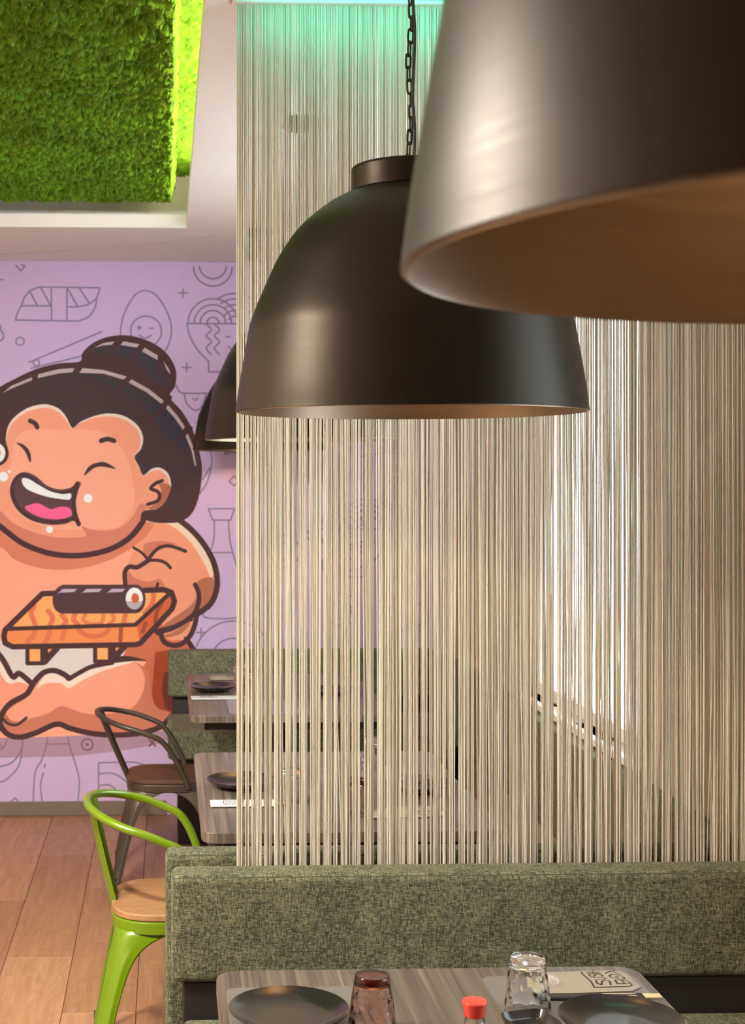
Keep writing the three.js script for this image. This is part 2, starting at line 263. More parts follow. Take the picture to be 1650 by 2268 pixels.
// ------------------------------------------------------------------ mural
function muralTexture() {
  const L = -740, T = 572, R = 1000, Bm = 1790, S = 1.17, W = Math.round((R - L) * S), Hh = Math.round((Bm - T) * S);
  const cv = document.createElement('canvas'); cv.width = W; cv.height = Hh; const c = cv.getContext('2d');
  c.setTransform(S, 0, 0, S, -L * S, -T * S);
  c.fillStyle = '#c4abd3'; c.fillRect(L, T, R - L, Bm - T);
  const k = 1 / 3.0556, A = (p) => [p[0] * k, 560 + p[1] * k], B = (p) => [p[0] * k, 1050 + p[1] * k], C = (p) => [p[0] * k, 1350 + p[1] * k];
  c.lineJoin = 'round'; c.lineCap = 'round';
  function trace(pts, closed, curve = true) {
    c.beginPath(); const n = pts.length; c.moveTo(...pts[0]);
    if (!curve) { for (let i = 1; i < n; i++) c.lineTo(...pts[i]); } else {
      const g = (i) => closed ? pts[(i + n) % n] : pts[clamp(i, 0, n - 1)];
      for (let i = 0; i < (closed ? n : n - 1); i++) { const p0 = g(i - 1), p1 = g(i), p2 = g(i + 1), p3 = g(i + 2), q = 1 / 6; c.bezierCurveTo(p1[0] + (p2[0] - p0[0]) * q, p1[1] + (p2[1] - p0[1]) * q, p2[0] - (p3[0] - p1[0]) * q, p2[1] - (p3[1] - p1[1]) * q, p2[0], p2[1]); }
    }
    if (closed) c.closePath();
  }
  const fill = (f, pts, col, curve = true) => { trace(pts.map(f), true, curve); c.fillStyle = col; c.fill(); };
  const line = (f, pts, w, col, curve = true, closed = false) => { trace(pts.map(f), closed, curve); c.strokeStyle = col; c.lineWidth = w; c.stroke(); };
  const both = (f, pts, col, w, sc, curve = true) => { fill(f, pts, col, curve); line(f, pts, w, sc, curve, true); };
  const ell = (f, p, rx, ry, col, a0 = 0, a1 = 6.2832) => { const [x, y] = f(p); c.beginPath(); c.ellipse(x, y, rx * k, ry * k, 0, a0, a1); c.fillStyle = col; c.fill(); };
  const arc = (f, p, r, w, col, a0 = 0, a1 = 6.2832) => { const [x, y] = f(p); c.beginPath(); c.arc(x, y, r * k, a0, a1); c.strokeStyle = col; c.lineWidth = w; c.stroke(); };
  const G = '#7f7790', LW = 3.3, D = '#452629';
  const plus = (f, p, r = 30) => { line(f, [[p[0] - r, p[1]], [p[0] + r, p[1]]], LW, G); line(f, [[p[0], p[1] - r], [p[0], p[1] + r]], LW, G); };
  const diamond = (f, p, r) => line(f, [[p[0], p[1] - r], [p[0] + r, p[1]], [p[0], p[1] + r], [p[0] - r, p[1]]], LW, G, false, true);
  // doodles, upper
  line(A, [[150, 338], [168, 285], [205, 240], [265, 214], [420, 214], [676, 217]], LW, G, false); line(A, [[676, 217], [655, 285], [600, 328], [530, 346], [455, 346]], LW, G); line(A, [[350, 341], [150, 341]], LW, G);
  line(A, [[150, 341], [125, 385], [110, 438]], LW, G); line(A, [[110, 438], [530, 444]], LW, G); line(A, [[530, 444], [600, 415], [645, 350], [655, 290]], LW, G); line(A, [[350, 217], [352, 440]], LW, G); line(A, [[455, 217], [455, 442]], LW, G);
  for (const s of [[[205, 243], [255, 337]], [[280, 218], [342, 332]], [[460, 225], [526, 342]], [[540, 222], [606, 322]]]) line(A, s, LW, G);
  line(A, [[985, 235], [1060, 270], [1130, 380], [1160, 490], [1140, 600], [1080, 690], [985, 720], [890, 680], [830, 600], [818, 490], [850, 370], [915, 265]], LW, G, true, true); arc(A, [988, 512], 104, LW, G); ell(A, [943, 487], 13, 13, G); line(A, [[1012, 490], [1038, 490]], LW, G); line(A, [[942, 538], [983, 558], [1022, 538]], LW, G);
  const bowl = (f, ox, oy) => { const q = (p) => f([p[0] + ox, p[1] + oy]); line(q, [[1265, 458], [1740, 458]], LW, G); line(q, [[1265, 460], [1285, 545], [1340, 640], [1410, 715]], LW, G); line(q, [[1410, 715], [1412, 786], [1590, 786], [1592, 715]], LW, G, false); line(q, [[1592, 715], [1665, 640], [1715, 545], [1738, 460]], LW, G);
    for (const r of [167, 126, 86, 40]) arc(q, [1440, 455], r, LW, G, Math.PI, 2 * Math.PI); for (const r of [203, 166, 126, 88, 48]) arc(q, [1590, 455], r, LW, G, Math.PI + (r > 100 ? 0.95 : 0.55), 2 * Math.PI - 0.6);
    for (const x of [1395, 1450]) line(q, [[x, 462], [x + 36, 500], [x, 540], [x + 34, 580], [x, 625], [x + 34, 668]], LW, G); line(q, [[1530, 547], [1557, 547]], LW, G); line(q, [[1545, 610], [1572, 634], [1610, 620]], LW, G); ell(q, [1630, 545], 12, 12, G); };
  bowl(A, 0, 0); bowl(A, 900, 1400); bowl(A, -2400, 300);
  arc(A, [1440, 72], 130, LW, G, 0, Math.PI); arc(A, [1440, 60], 92, LW, G, 0.1, Math.PI - 0.1);
  plus(A, [1238, 250]); plus(A, [1263, 757]); plus(A, [-4, 165]); arc(A, [140, 583], 27, LW, G); arc(A, [-10, 545], 40, LW, G); arc(A, [-20, 490], 30, LW, G); line(A, [[112, 66], [143, 104], [174, 72], [150, 62]], LW, G, false);
  line(A, [[200, 725], [690, 515]], LW, G); line(A, [[215, 765], [560, 680]], LW, G); arc(A, [250, 728], 21, LW, G);
  line(A, [[1190, 880], [1215, 922], [1260, 932], [1430, 932]], LW, G); line(A, [[1246, 934], [1262, 1000], [1320, 1048], [1372, 1015], [1392, 934]], LW, G); line(A, [[1305, 968], [1320, 980], [1336, 966]], LW, G);
  line(A, [[1422, 1300], [1432, 1400], [1400, 1540], [1330, 1640]], LW, G); line(A, [[1420, 1440], [1370, 1520]], LW, G); diamond(A, [1583, 1530], 33); line(A, [[1522, 1320], [1525, 1345], [1570, 1330], [1620, 1345]], LW, G);
  line(B, [[1410, 221], [1587, 221], [1560, 299], [1438, 299]], LW, G, false, true); line(B, [[1450, 300], [1446, 430], [1420, 520], [1385, 640], [1370, 800], [1372, 930], [1410, 966], [1590, 966], [1640, 930], [1645, 790], [1600, 610], [1558, 450], [1545, 300]], LW, G); line(B, [[1422, 520], [1572, 520]], LW, G);
  plus(B, [1360, 1064]); arc(C, [1580, 340], 152, LW, G, Math.PI, 2 * Math.PI); arc(C, [1580, 340], 270, LW, G, Math.PI, 2 * Math.PI);
  // doodles behind the curtain and to the right and left of the figure
  for (const [x, y] of [[2000, 300], [2300, 1100], [2100, 1900], [2700, 700], [2900, 1500], [2500, 2300], [-700, 900], [-1400, 400], [-1900, 1500], [-900, 2700]]) { diamond(A, [x, y], 33); plus(A, [x + 170, y - 140]); arc(A, [x - 180, y + 110], 60, LW, G); arc(A, [x - 180, y + 110], 110, LW, G); line(A, [[x + 100, y + 150], [x + 320, y + 60], [x + 380, y + 200], [x + 120, y + 260]], LW, G, true, true); }
  // doodles, lower
  line(C, [[332, 790], [318, 900], [285, 1010], [240, 1100], [228, 1310]], LW, G); line(C, [[452, 790], [470, 900], [510, 1030], [538, 1150], [528, 1310]], LW, G); line(C, [[318, 900], [470, 900]], LW, G); line(C, [[308, 1040], [304, 1058]], LW, G); line(C, [[296, 1098], [278, 1180], [290, 1300]], LW, G);
  line(C, [[158, 830], [150, 930], [90, 1020], [0, 1052], [-100, 1060]], LW, G); line(C, [[158, 900], [135, 1040], [60, 1130], [0, 1158], [-100, 1170]], LW, G); arc(C, [-20, 870], 70, LW, G); line(C, [[-20, 870], [30, 930]], LW, G); diamond(C, [105, 1298], 34);
  line(C, [[668, 1225], [668, 1030], [900, 1026], [1030, 1058], [1080, 1100]], LW, G, false); line(C, [[670, 1105], [760, 1102], [850, 1155], [900, 1225]], LW, G); line(C, [[670, 1185], [740, 1182], [800, 1225]], LW, G);
  // shadow printed under the figure, darker doodles inside it
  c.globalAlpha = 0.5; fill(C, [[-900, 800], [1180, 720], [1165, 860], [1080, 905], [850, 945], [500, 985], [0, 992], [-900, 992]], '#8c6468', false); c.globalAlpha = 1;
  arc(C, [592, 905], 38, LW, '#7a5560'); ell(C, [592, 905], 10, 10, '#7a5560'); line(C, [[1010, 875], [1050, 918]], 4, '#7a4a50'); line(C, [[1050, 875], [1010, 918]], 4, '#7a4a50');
  const SK = '#f3a286', SD = '#cb7860', SL = '#f9b294', HI = '#ecd9cb';
  // torso, arms
  fill(B, [[1110, 240], [1200, 290], [1300, 370], [1390, 480], [1450, 600], [1475, 720], [1460, 810], [1420, 880], [1345, 930], [1320, 1010], [1290, 1090], [1400, 1400], [1400, 1700], [-900, 1700], [-1200, 900], [-900, 400], [-400, 200], [300, 100]], '#f7a88b');
  fill(B, [[1050, 260], [1200, 310], [1330, 420], [1430, 600], [1460, 760], [1400, 880], [1250, 970], [1100, 1000], [1060, 800], [870, 700], [880, 560], [960, 430]], '#e89a7b');
  fill(B, [[970, 470], [1080, 440], [1200, 460], [1150, 470], [1050, 520], [1000, 560]], SD);
  fill(B, [[1005, 265], [1090, 262], [1200, 310], [1310, 400], [1400, 530], [1440, 650], [1425, 690], [1380, 590], [1290, 450], [1180, 350], [1080, 300]], '#e8d2bb'); fill(B, [[1040, 262], [1100, 265], [1140, 300], [1070, 320], [1010, 318]], '#b8a288');
  fill(B, [[1330, 730], [1430, 690], [1455, 760], [1420, 860], [1350, 910]], '#b06c50'); fill(B, [[1180, 960], [1280, 890], [1330, 830], [1330, 900], [1260, 985], [1090, 1030]], '#b06c50');
  fill(B, [[870, 650], [910, 690], [1000, 715], [1080, 700], [1100, 760], [900, 770], [855, 720]], SD);
  // under the chin
  fill(B, [[-300, 300], [0, 350], [150, 460], [300, 525], [450, 545], [600, 535], [760, 490], [880, 420], [960, 320], [1040, 330], [950, 445], [780, 552], [600, 615], [420, 636], [250, 617], [100, 562], [0, 478], [-300, 420]], '#d67f64');
  // legs and cloth
  fill(C, [[-40, 200], [900, 200], [860, 300], [770, 350], [470, 470], [240, 490], [130, 425], [90, 445], [-40, 330]], '#d9d0cb', false);
  fill(C, [[860, 240], [1080, 60], [1150, 190], [1260, 200], [1330, 330], [1190, 400], [1175, 690], [1060, 800], [860, 760], [900, 500], [990, 345], [830, 320]], '#c66a4c', false);
  fill(C, [[1050, 280], [1150, 265], [1190, 400], [1175, 690], [1110, 730], [1020, 650]], '#a0401f', false); fill(C, [[1110, 420], [1180, 400], [1172, 690], [1115, 660], [1095, 540]], '#6b2a18', false);
  fill(C, [[-500, 300], [0, 300], [90, 440], [140, 420], [215, 490], [190, 560], [80, 620], [20, 690], [10, 790], [-500, 760]], '#ee9c80');
  fill(C, [[-20, 300], [30, 370], [90, 440], [135, 425], [205, 480], [205, 500], [130, 478], [60, 485], [0, 400]], HI);
  fill(C, [[770, 350], [690, 370], [600, 392], [470, 468], [430, 428], [370, 402], [300, 420], [240, 480], [180, 570], [80, 620], [30, 680], [12, 760], [60, 830], [140, 852], [250, 822], [385, 757], [470, 790], [620, 825], [800, 845], [980, 830], [1100, 780], [1165, 700], [1050, 640], [1000, 420], [900, 345]], '#c87860');
  fill(C, [[900, 345], [970, 420], [975, 520], [930, 620], [860, 672], [700, 700], [560, 690], [420, 645], [330, 690], [180, 735], [90, 745], [40, 690], [100, 640], [190, 580], [250, 500], [300, 440], [370, 415], [430, 445], [470, 480], [600, 400], [760, 360]], '#ee9f84');
  fill(C, [[780, 352], [905, 345], [700, 405], [560, 470], [470, 520], [420, 490], [350, 485], [300, 492], [255, 520], [300, 440], [370, 410], [430, 435], [470, 474], [600, 398]], HI);
  fill(C, [[40, 690], [75, 735], [130, 760], [90, 775], [45, 735]], '#b86a50');
  // outline of legs
  line(C, [[-400, 200], [-100, 215], [10, 305], [90, 440], [135, 420], [215, 485]], 12, D); line(C, [[470, 455], [430, 425], [370, 402], [300, 415], [235, 480], [185, 560], [80, 620], [22, 690], [8, 760], [55, 830], [140, 852], [250, 822], [385, 765], [480, 795], [620, 830], [800, 842], [960, 828], [1090, 785], [1165, 710]], 12, D); line(C, [[760, 350], [690, 362], [600, 385], [470, 458]], 10, D);
  line(C, [[20, 720], [60, 760], [120, 768], [182, 722]], 6, D); fill(C, [[800, 310], [880, 308], [990, 336], [890, 340], [760, 350]], D);
  line(C, [[-300, 860], [-60, 850], [8, 770]], 12, D); line(C, [[1260, 190], [1310, 270], [1330, 380]], 11, D);
  // board on its feet
  for (const [x, y, h] of [[190, 252, 100], [645, 242, 100]]) { both(C, [[x, y - 20], [x + 100, y - 20], [x + 100, y + h], [x, y + h]], '#f4a966', 9, D, false); both(C, [[x + 124, y - 20], [x + 190, y - 20], [x + 190, y], [x + 124, y + 66]], '#ef9650', 9, D, false); line(C, [[x + 100, y + h], [x + 120, y + h - 4], [x + 215, y - 10]], 9, D, false); }
  fill(B, [[40, 1040], [290, 795], [1130, 780], [1175, 850], [1160, 905], [945, 1140], [70, 1150], [35, 1110]], '#ea8c52', false);
  fill(B, [[60, 1022], [295, 805], [1135, 790], [915, 1002]], '#f6ab66', false); fill(B, [[925, 1008], [1140, 805], [1170, 860], [1150, 910], [948, 1132]], '#cf6236', false);
  for (const g of [[[235, 880], [215, 930], [245, 1010]], [[330, 915], [360, 960], [340, 1010]], [[420, 940], [450, 985], [430, 1010]], [[510, 935], [500, 975], [530, 1005]], [[850, 940], [835, 1000]], [[1040, 800], [1030, 870], [980, 930]], [[240, 1030], [230, 1080], [190, 1120]], [[340, 1050], [330, 1090], [300, 1140]], [[440, 1050], [425, 1100]]]) line(B, g, 11, '#dd7450');
  line(B, [[820, 1030], [815, 1115]], 9, '#a5522f'); line(B, [[985, 1000], [965, 1060]], 9, '#96482a'); line(B, [[1095, 860], [1060, 930], [1050, 990]], 9, '#96482a');
  line(B, [[580, 940], [565, 975], [620, 1005], [690, 990], [700, 940]], 9, '#e27d50'); line(B, [[530, 1040], [600, 1085], [690, 1080], [740, 1040]], 10, '#d86e48'); line(B, [[760, 935], [770, 975], [740, 1005]], 9, '#e27d50');
  line(B, [[40, 1042], [290, 797], [1110, 772], [1160, 790], [1180, 850], [1165, 900], [950, 1135], [920, 1145], [90, 1156], [40, 1130], [32, 1085]], 12, D, false, true); line(B, [[45, 1035], [915, 1010], [1145, 800]], 9, D, false);
  // roll on the board
  { const [x, y] = B([352, 737]), w = 640 * k, h = 195 * k; c.beginPath(); c.moveTo(x + 26, y); c.lineTo(x + w - 24, y); c.bezierCurveTo(x + w + 4, y, x + w + 6, y + h, x + w - 26, y + h); c.lineTo(x + 26, y + h); c.bezierCurveTo(x - 6, y + h, x - 6, y + 6, x + 26, y); c.fillStyle = '#4d3036'; c.fill(); }
  for (const [a, b] of [[385, 525], [545, 692], [715, 850]]) fill(B, [[a + 15, 788], [a + 42, 765], [b, 765], [b - 22, 786], [a + (a < 400 ? 20 : 10), 790], [a - (a < 400 ? 2 : -6), 806]], '#c4aec6', false);
  ell(B, [909, 831], 58, 74, '#eef1f2'); c.save(); c.beginPath(); { const [x, y] = B([909, 831]); c.ellipse(x, y, 58 * k, 74 * k, 0, 0.25, Math.PI - 0.25); c.fillStyle = '#b9adb8'; c.fill(); } c.restore(); ell(B, [915, 829], 26, 33, '#cf5f35');
  // arm lines
  line(B, [[905, 486], [960, 520], [1000, 568]], 6, D); line(B, [[1005, 562], [1070, 490], [1150, 475], [1255, 510]], 7.5, D); line(B, [[1000, 572], [1070, 572], [1120, 590], [1152, 622]], 7, D); line(B, [[1005, 572], [930, 618], [875, 615], [845, 655], [848, 730]], 10, D); line(B, [[1068, 730], [1058, 762]], 6, D);
  line(B, [[1320, 738], [1345, 800], [1338, 880], [1300, 950], [1190, 1020], [1070, 1052]], 10, D); line(B, [[1060, 1060], [1085, 1070], [1170, 1035], [1290, 975]], 10, D);
  fill(B, [[1100, 1075], [1180, 1050], [1290, 990], [1280, 1060], [1220, 1110], [1150, 1115]], '#e89a7b'); fill(B, [[1110, 1085], [1190, 1050], [1290, 985], [1240, 1060], [1150, 1095]], '#b06c50');
  line(B, [[1090, 1070], [1105, 1120], [1160, 1150], [1230, 1140], [1290, 1080], [1318, 1010], [1330, 940]], 11, D);
  line(B, [[1110, 245], [1200, 290], [1300, 370], [1390, 480], [1450, 600], [1470, 720], [1455, 810], [1415, 880], [1340, 935]], 12.5, D);
  // hair
  fill(A, [[-60, 960], [33 / k, 275 / k], [0, 920]].slice(0, 0).concat([[-420, 1500], [-380, 1250], [-250, 1050], [-60, 930], [100, 840], [250, 770], [400, 732], [540, 718], [560, 660], [620, 600], [700, 560], [800, 540], [900, 545], [1000, 575], [1080, 620], [1150, 690], [1190, 780], [1185, 880], [1148, 958], [1230, 1055], [1300, 1175], [1340, 1300], [1365, 1420], [1360, 1550], [1335, 1670], [1290, 1760], [1220, 1805], [1140, 1815], [1000, 1800], [700, 1700], [300, 1600], [-100, 1600]]), D);
  fill(A, [[20, 940], [150, 870], [330, 815], [500, 798], [640, 805], [800, 845], [960, 920], [1090, 1010], [1200, 1130], [1280, 1270], [1310, 1400], [1320, 1560], [1200, 1750], [900, 1500], [600, 1200], [300, 1000], [60, 1100], [-100, 1100]], '#3f2c30');
  fill(A, [[620, 640], [700, 605], [830, 605], [960, 640], [1060, 710], [1140, 800], [1150, 870], [1060, 860], [900, 720], [760, 680]], '#37303a');
  fill(A, [[500, 800], [640, 805], [800, 845], [960, 920], [1060, 990], [1000, 1020], [800, 920], [600, 830]], '#332e33'); fill(A, [[1090, 1010], [1200, 1130], [1270, 1260], [1200, 1310], [1060, 1130], [1000, 1020]], '#2f2f3f'); fill(A, [[830, 610], [960, 640], [1060, 715], [1080, 790], [950, 700]], '#30303f');
  const HL = '#b9aab0';
  for (const h of [[[20, 935], [80, 885], [220, 825], [222, 845], [90, 900]], [[262, 805], [400, 770], [512, 762], [497, 790], [400, 800], [258, 832]], [[560, 762], [700, 775], [862, 820], [835, 840], [700, 800], [540, 795]], [[890, 838], [1010, 905], [1108, 985], [1092, 1005], [990, 925], [870, 860]], [[1135, 1010], [1200, 1085], [1252, 1160], [1238, 1182], [1180, 1100], [1118, 1030]], [[1270, 1205], [1305, 1290], [1328, 1420], [1318, 1428], [1295, 1320], [1255, 1225]], [[635, 625], [700, 592], [775, 580], [760, 603], [700, 608]], [[835, 580], [945, 600], [925, 622], [815, 605]], [[978, 622], [1068, 675], [1066, 708], [960, 648]], [[1105, 712], [1145, 770], [1155, 810], [1125, 770]]]) fill(A, h, HL, false);
  for (const s of [[[240, 790], [235, 880]], [[530, 740], [500, 810]], [[905, 720], [880, 810], [790, 930]], [[1150, 960], [1100, 1040], [1030, 1110]], [[1290, 1170], [1200, 1250], [1100, 1310]], [[800, 575], [740, 665]], [[965, 590], [890, 720]], [[1085, 660], [1080, 800]]]) line(A, s, 9, D);
  // face
  fill(A, [[45, 1250], [60, 1160], [110, 1090], [200, 1030], [310, 1008], [400, 1038], [450, 1095], [480, 1155], [497, 1170], [515, 1155], [560, 1120], [650, 1085], [740, 1070], [840, 1088], [930, 1150], [968, 1230], [955, 1310], [912, 1365], [940, 1430], [970, 1490], [1020, 1450], [1075, 1437], [1130, 1470], [1155, 1530], [1152, 1590], [1110, 1680], [1050, 1725], [985, 1740], [960, 1830], [880, 1920], [760, 1990], [600, 2030], [450, 2040], [300, 2015], [150, 1950], [0, 1840], [-150, 1740], [-250, 1550], [-200, 1420], [20, 1400], [60, 1330]], HI);
  fill(A, [[48, 1260], [68, 1170], [115, 1110], [200, 1055], [310, 1033], [390, 1055], [445, 1110], [478, 1165], [497, 1172], [540, 1140], [640, 1100], [740, 1090], [830, 1108], [915, 1165], [950, 1240], [942, 1310], [908, 1362], [940, 1440], [972, 1492], [1030, 1462], [1080, 1458], [1125, 1490], [1142, 1540], [1140, 1590], [1100, 1670], [1040, 1715], [985, 1735], [955, 1830], [880, 1920], [760, 1990], [600, 2030], [450, 2040], [300, 2015], [150, 1950], [0, 1840], [-150, 1740], [-250, 1550], [-200, 1420], [20, 1400], [60, 1330]], '#f1a083');
  fill(A, [[150, 1200], [400, 1180], [700, 1200], [850, 1350], [900, 1550], [900, 1700], [800, 1840], [600, 1860], [300, 1840], [100, 1700], [80, 1400]], '#f6ab90');
  fill(B, [[-150, 130], [0, 230], [100, 320], [250, 385], [400, 415], [560, 412], [580, 390], [555, 340], [620, 362], [720, 370], [820, 345], [900, 270], [945, 190], [1000, 200], [985, 235], [960, 330], [880, 420], [760, 490], [600, 532], [450, 540], [300, 515], [150, 450], [0, 335], [-150, 240]], '#d2806a');
  fill(A, [[1040, 1690], [1090, 1600], [1075, 1550], [1110, 1545], [1150, 1560], [1150, 1600], [1110, 1680], [1050, 1725], [1000, 1715]], '#b06a4e');
  line(A, [[1098, 1527], [1055, 1545], [1020, 1580], [1065, 1600], [1080, 1630], [1065, 1665], [1000, 1688]], 7.5, D);
  line(B, [[1110, 250], [985, 252], [965, 310], [880, 415], [760, 490], [600, 532], [450, 538], [300, 513], [150, 450], [0, 335], [-150, 225], [-250, 80]], 12.5, D);
  line(A, [[208, 1122], [240, 1138], [256, 1165]], 10, D); line(A, [[686, 1256], [728, 1244], [772, 1256]], 10.5, D);
  fill(A, [[115, 1270], [165, 1285], [205, 1330], [214, 1390], [203, 1396], [180, 1340], [150, 1300]], D); fill(A, [[572, 1485], [600, 1435], [650, 1408], [710, 1402], [778, 1440], [770, 1446], [700, 1432], [640, 1440], [580, 1488]], D);
  // mouth
  fill(A, [[72, 1590], [90, 1525], [130, 1482], [180, 1470], [250, 1500], [320, 1560], [400, 1586], [470, 1578], [500, 1560], [520, 1535], [548, 1545], [530, 1600], [515, 1680], [530, 1780], [550, 1820], [530, 1838], [500, 1800], [440, 1822], [340, 1826], [220, 1798], [130, 1735], [85, 1660]], '#5a3a40');
  line(A, [[525, 1545], [503, 1580], [470, 1600], [400, 1612], [310, 1590], [240, 1530], [180, 1492], [120, 1505], [90, 1580], [105, 1665], [165, 1745], [260, 1795], [360, 1808], [460, 1795], [510, 1785]], 8, D); line(A, [[530, 1550], [505, 1620], [502, 1700], [515, 1770], [535, 1820]], 9, D);
  fill(B, [[155, 15], [200, 18], [260, 55], [340, 100], [420, 120], [480, 118], [473, 158], [400, 153], [300, 133], [200, 95], [160, 58]], '#eef3f3'); fill(B, [[172, 215], [220, 188], [270, 185], [345, 222], [410, 206], [472, 216], [486, 266], [420, 290], [340, 290], [250, 268]], '#f7629b');
  for (const [f, p, r] of [[B, [597, 150], 30], [B, [338, 362], 24], [A, [28, 1500], 33], [A, [68, 1465], 12]]) ell(f, p, r, r, '#eef3f3');
  // roll held up to the mouth at the left
  ell(A, [-10, 1342], 74, 84, D); ell(A, [-20, 1340], 62, 68, '#eef1f2'); ell(A, [-22, 1340], 32, 38, '#cf5f35');
  const t = new THREE.CanvasTexture(cv); t.colorSpace = THREE.SRGBColorSpace; t.anisotropy = 8; return t;
}
{
  const px = (x) => (x - 368) * D1 / FOCAL, py = (y) => EYE - (y - 1050) * D1 / FOCAL;
  const x0 = px(-740), x1 = px(1000), y1 = Math.min(H - 0.001, py(572)), y0 = py(1790);
  const g = new THREE.BoxGeometry(x1 - x0, y1 - y0, 0.003); g.translate((x0 + x1) / 2, (y0 + y1) / 2, -(D1 - 0.0017));
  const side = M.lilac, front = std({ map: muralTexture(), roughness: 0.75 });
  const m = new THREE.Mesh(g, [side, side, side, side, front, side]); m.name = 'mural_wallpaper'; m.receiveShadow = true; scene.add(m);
  tag(m, 'lilac mural wallpaper printed with a laughing cartoon sumo wrestler and food line drawings', 'mural');
}

// ------------------------------------------------------------------ string curtain
{
  const pos = [], idx = [], col = []; seed = 777;
  const xa = 0.149, xb = 1.298, N = 1100, SEG = 22, yt = 2.5915, yb = 0.70;
  const cells = []; let cx = xa; while (cx < xb + 0.05) { const w = 0.007 + 0.03 * Math.pow(rnd(), 1.6); cells.push([cx, cx + w, cx + w * (0.35 + 0.3 * rnd()), 0.12 + 0.34 * rnd(), 0.15 + 0.5 * rnd()]); cx += w; }
  cells[0][2] = xa + 0.004; let ci = 0;
  for (let i = 0; i < N; i++) {
    const x0 = xa + (xb - xa) * (i + 0.5) / N + (rnd() - 0.5) * 0.0035; while (ci < cells.length - 1 && x0 > cells[ci][1]) ci++;
    const C = cells[ci], z0 = -(3.046 + 0.009 * rnd()), r = 0.0008 + 0.0004 * rnd(), stray = rnd() < 0.05 ? (rnd() - 0.5) * 0.03 : 0, ph = rnd() * 100, tone = 0.86 + 0.2 * rnd(), start = i <= 11;
    const base = pos.length / 3;
    for (let s = 0; s <= SEG; s++) {
      const f = s / SEG, y = yt + (yb - yt) * f, t = smooth(C[4] * 0.7, 1.0, f) * 0.75 + 0.25 * smooth(0.05, 0.5, f);
      let x = x0 + (C[2] - x0) * C[3] * t * 1.0 + (vnoise(ph, f * 5 + 3) - 0.5) * 0.0042 * smooth(0.05, 0.7, f) + stray * smooth(0.72, 1, f);
      if (start) x = xa + 0.0009 * i + 0.0016 * f * vnoise(ph, f * 3);
      const z = z0 + (vnoise(ph + 40, f * 4) - 0.5) * 0.006 * f;
      for (let q = 0; q < 4; q++) { const a = q * Math.PI / 2 + 0.4; pos.push(x + r * Math.cos(a), y, z + r * Math.sin(a)); col.push(0.86 * tone, 0.80 * tone, 0.67 * tone); }
      if (s) for (let q = 0; q < 4; q++) { const a = base + (s - 1) * 4 + q, b = base + (s - 1) * 4 + (q + 1) % 4; idx.push(a, b, a + 4, b, b + 4, a + 4); }
    }
  }
  const g = new THREE.BufferGeometry(); g.setAttribute('position', new THREE.Float32BufferAttribute(pos, 3)); g.setAttribute('color', new THREE.Float32BufferAttribute(col, 3)); g.setIndex(idx); g.computeVertexNormals();
  const m = mesh('string_curtain', g, phys({ vertexColors: true, roughness: 1, transmission: 0.2, thickness: 0, sheen: 0.3, sheenRoughness: 0.5, sheenColor: rgb(0.7, 0.7, 0.65) }));
  m.userData.kind = 'stuff'; tag(m, 'cream string curtain hanging from the ceiling between the two back-to-back benches', 'curtain');
  const rail = mesh('curtain_rail', rbox(0.14, 1.30, H - 0.008, H, 3.03, 3.07, 0.002), M.white); tag(rail, 'slim white rail on the ceiling carrying the string curtain', 'curtain rail');
}

// ------------------------------------------------------------------ benches
function bench(label, o) {
  const t = thing('booth_bench', label, 'bench');
  const part = (n, a, m = M.fabric) => mesh(n, metreUV(rbox(...a), rnd(), rnd()), m, t);
  part('backrest', o.back); part('seat', o.seat); part('plinth', o.base, M.black); part('back_support', o.support, M.black);
  return t;
}
bench('green woven booth bench behind the front table, its backrest in front of the string curtain', { back: [0.010, 1.245, 0.569, 0.788, 2.92, 3.005, 0.016], seat: [0.03, 1.245, 0.39, 0.497, 2.43, 2.935, 0.02], base: [0.06, 1.245, 0, 0.388, 2.50, 2.93, 0.004], support: [0.034, 1.24, 0.10, 0.566, 2.94, 3.0, 0.004] });
bench('green woven booth bench back-to-back behind the string curtain, facing the middle table', { back: [-0.002, 1.245, 0.30, 0.788, 3.09, 3.165, 0.016], seat: [0.03, 1.245, 0.39, 0.497, 3.16, 3.62, 0.02], base: [0.06, 1.245, 0, 0.388, 3.17, 3.56, 0.004], support: [0.034, 1.24, 0.10, 0.566, 3.08, 3.088, 0.003] });
bench('green woven booth bench against the mural wall behind the farthest table', { back: [0.008, 1.245, 0.577, 0.79, 6.62, 6.71, 0.016], seat: [0.006, 1.245, 0.375, 0.498, 6.18, 6.66, 0.02], base: [0.05, 1.245, 0, 0.373, 6.24, 6.7, 0.004], support: [0.03, 1.24, 0.376, 0.576, 6.672, 6.70, 0.004] });
{ const t = thing('wall_bench', 'long green upholstered backrest fixed along the side wall under the window', 'bench'); mesh('backrest', metreUV(rbox(1.25, 1.308, 0.42, 0.772, 3.2, 6.60, 0.014)), M.fabric, t); }

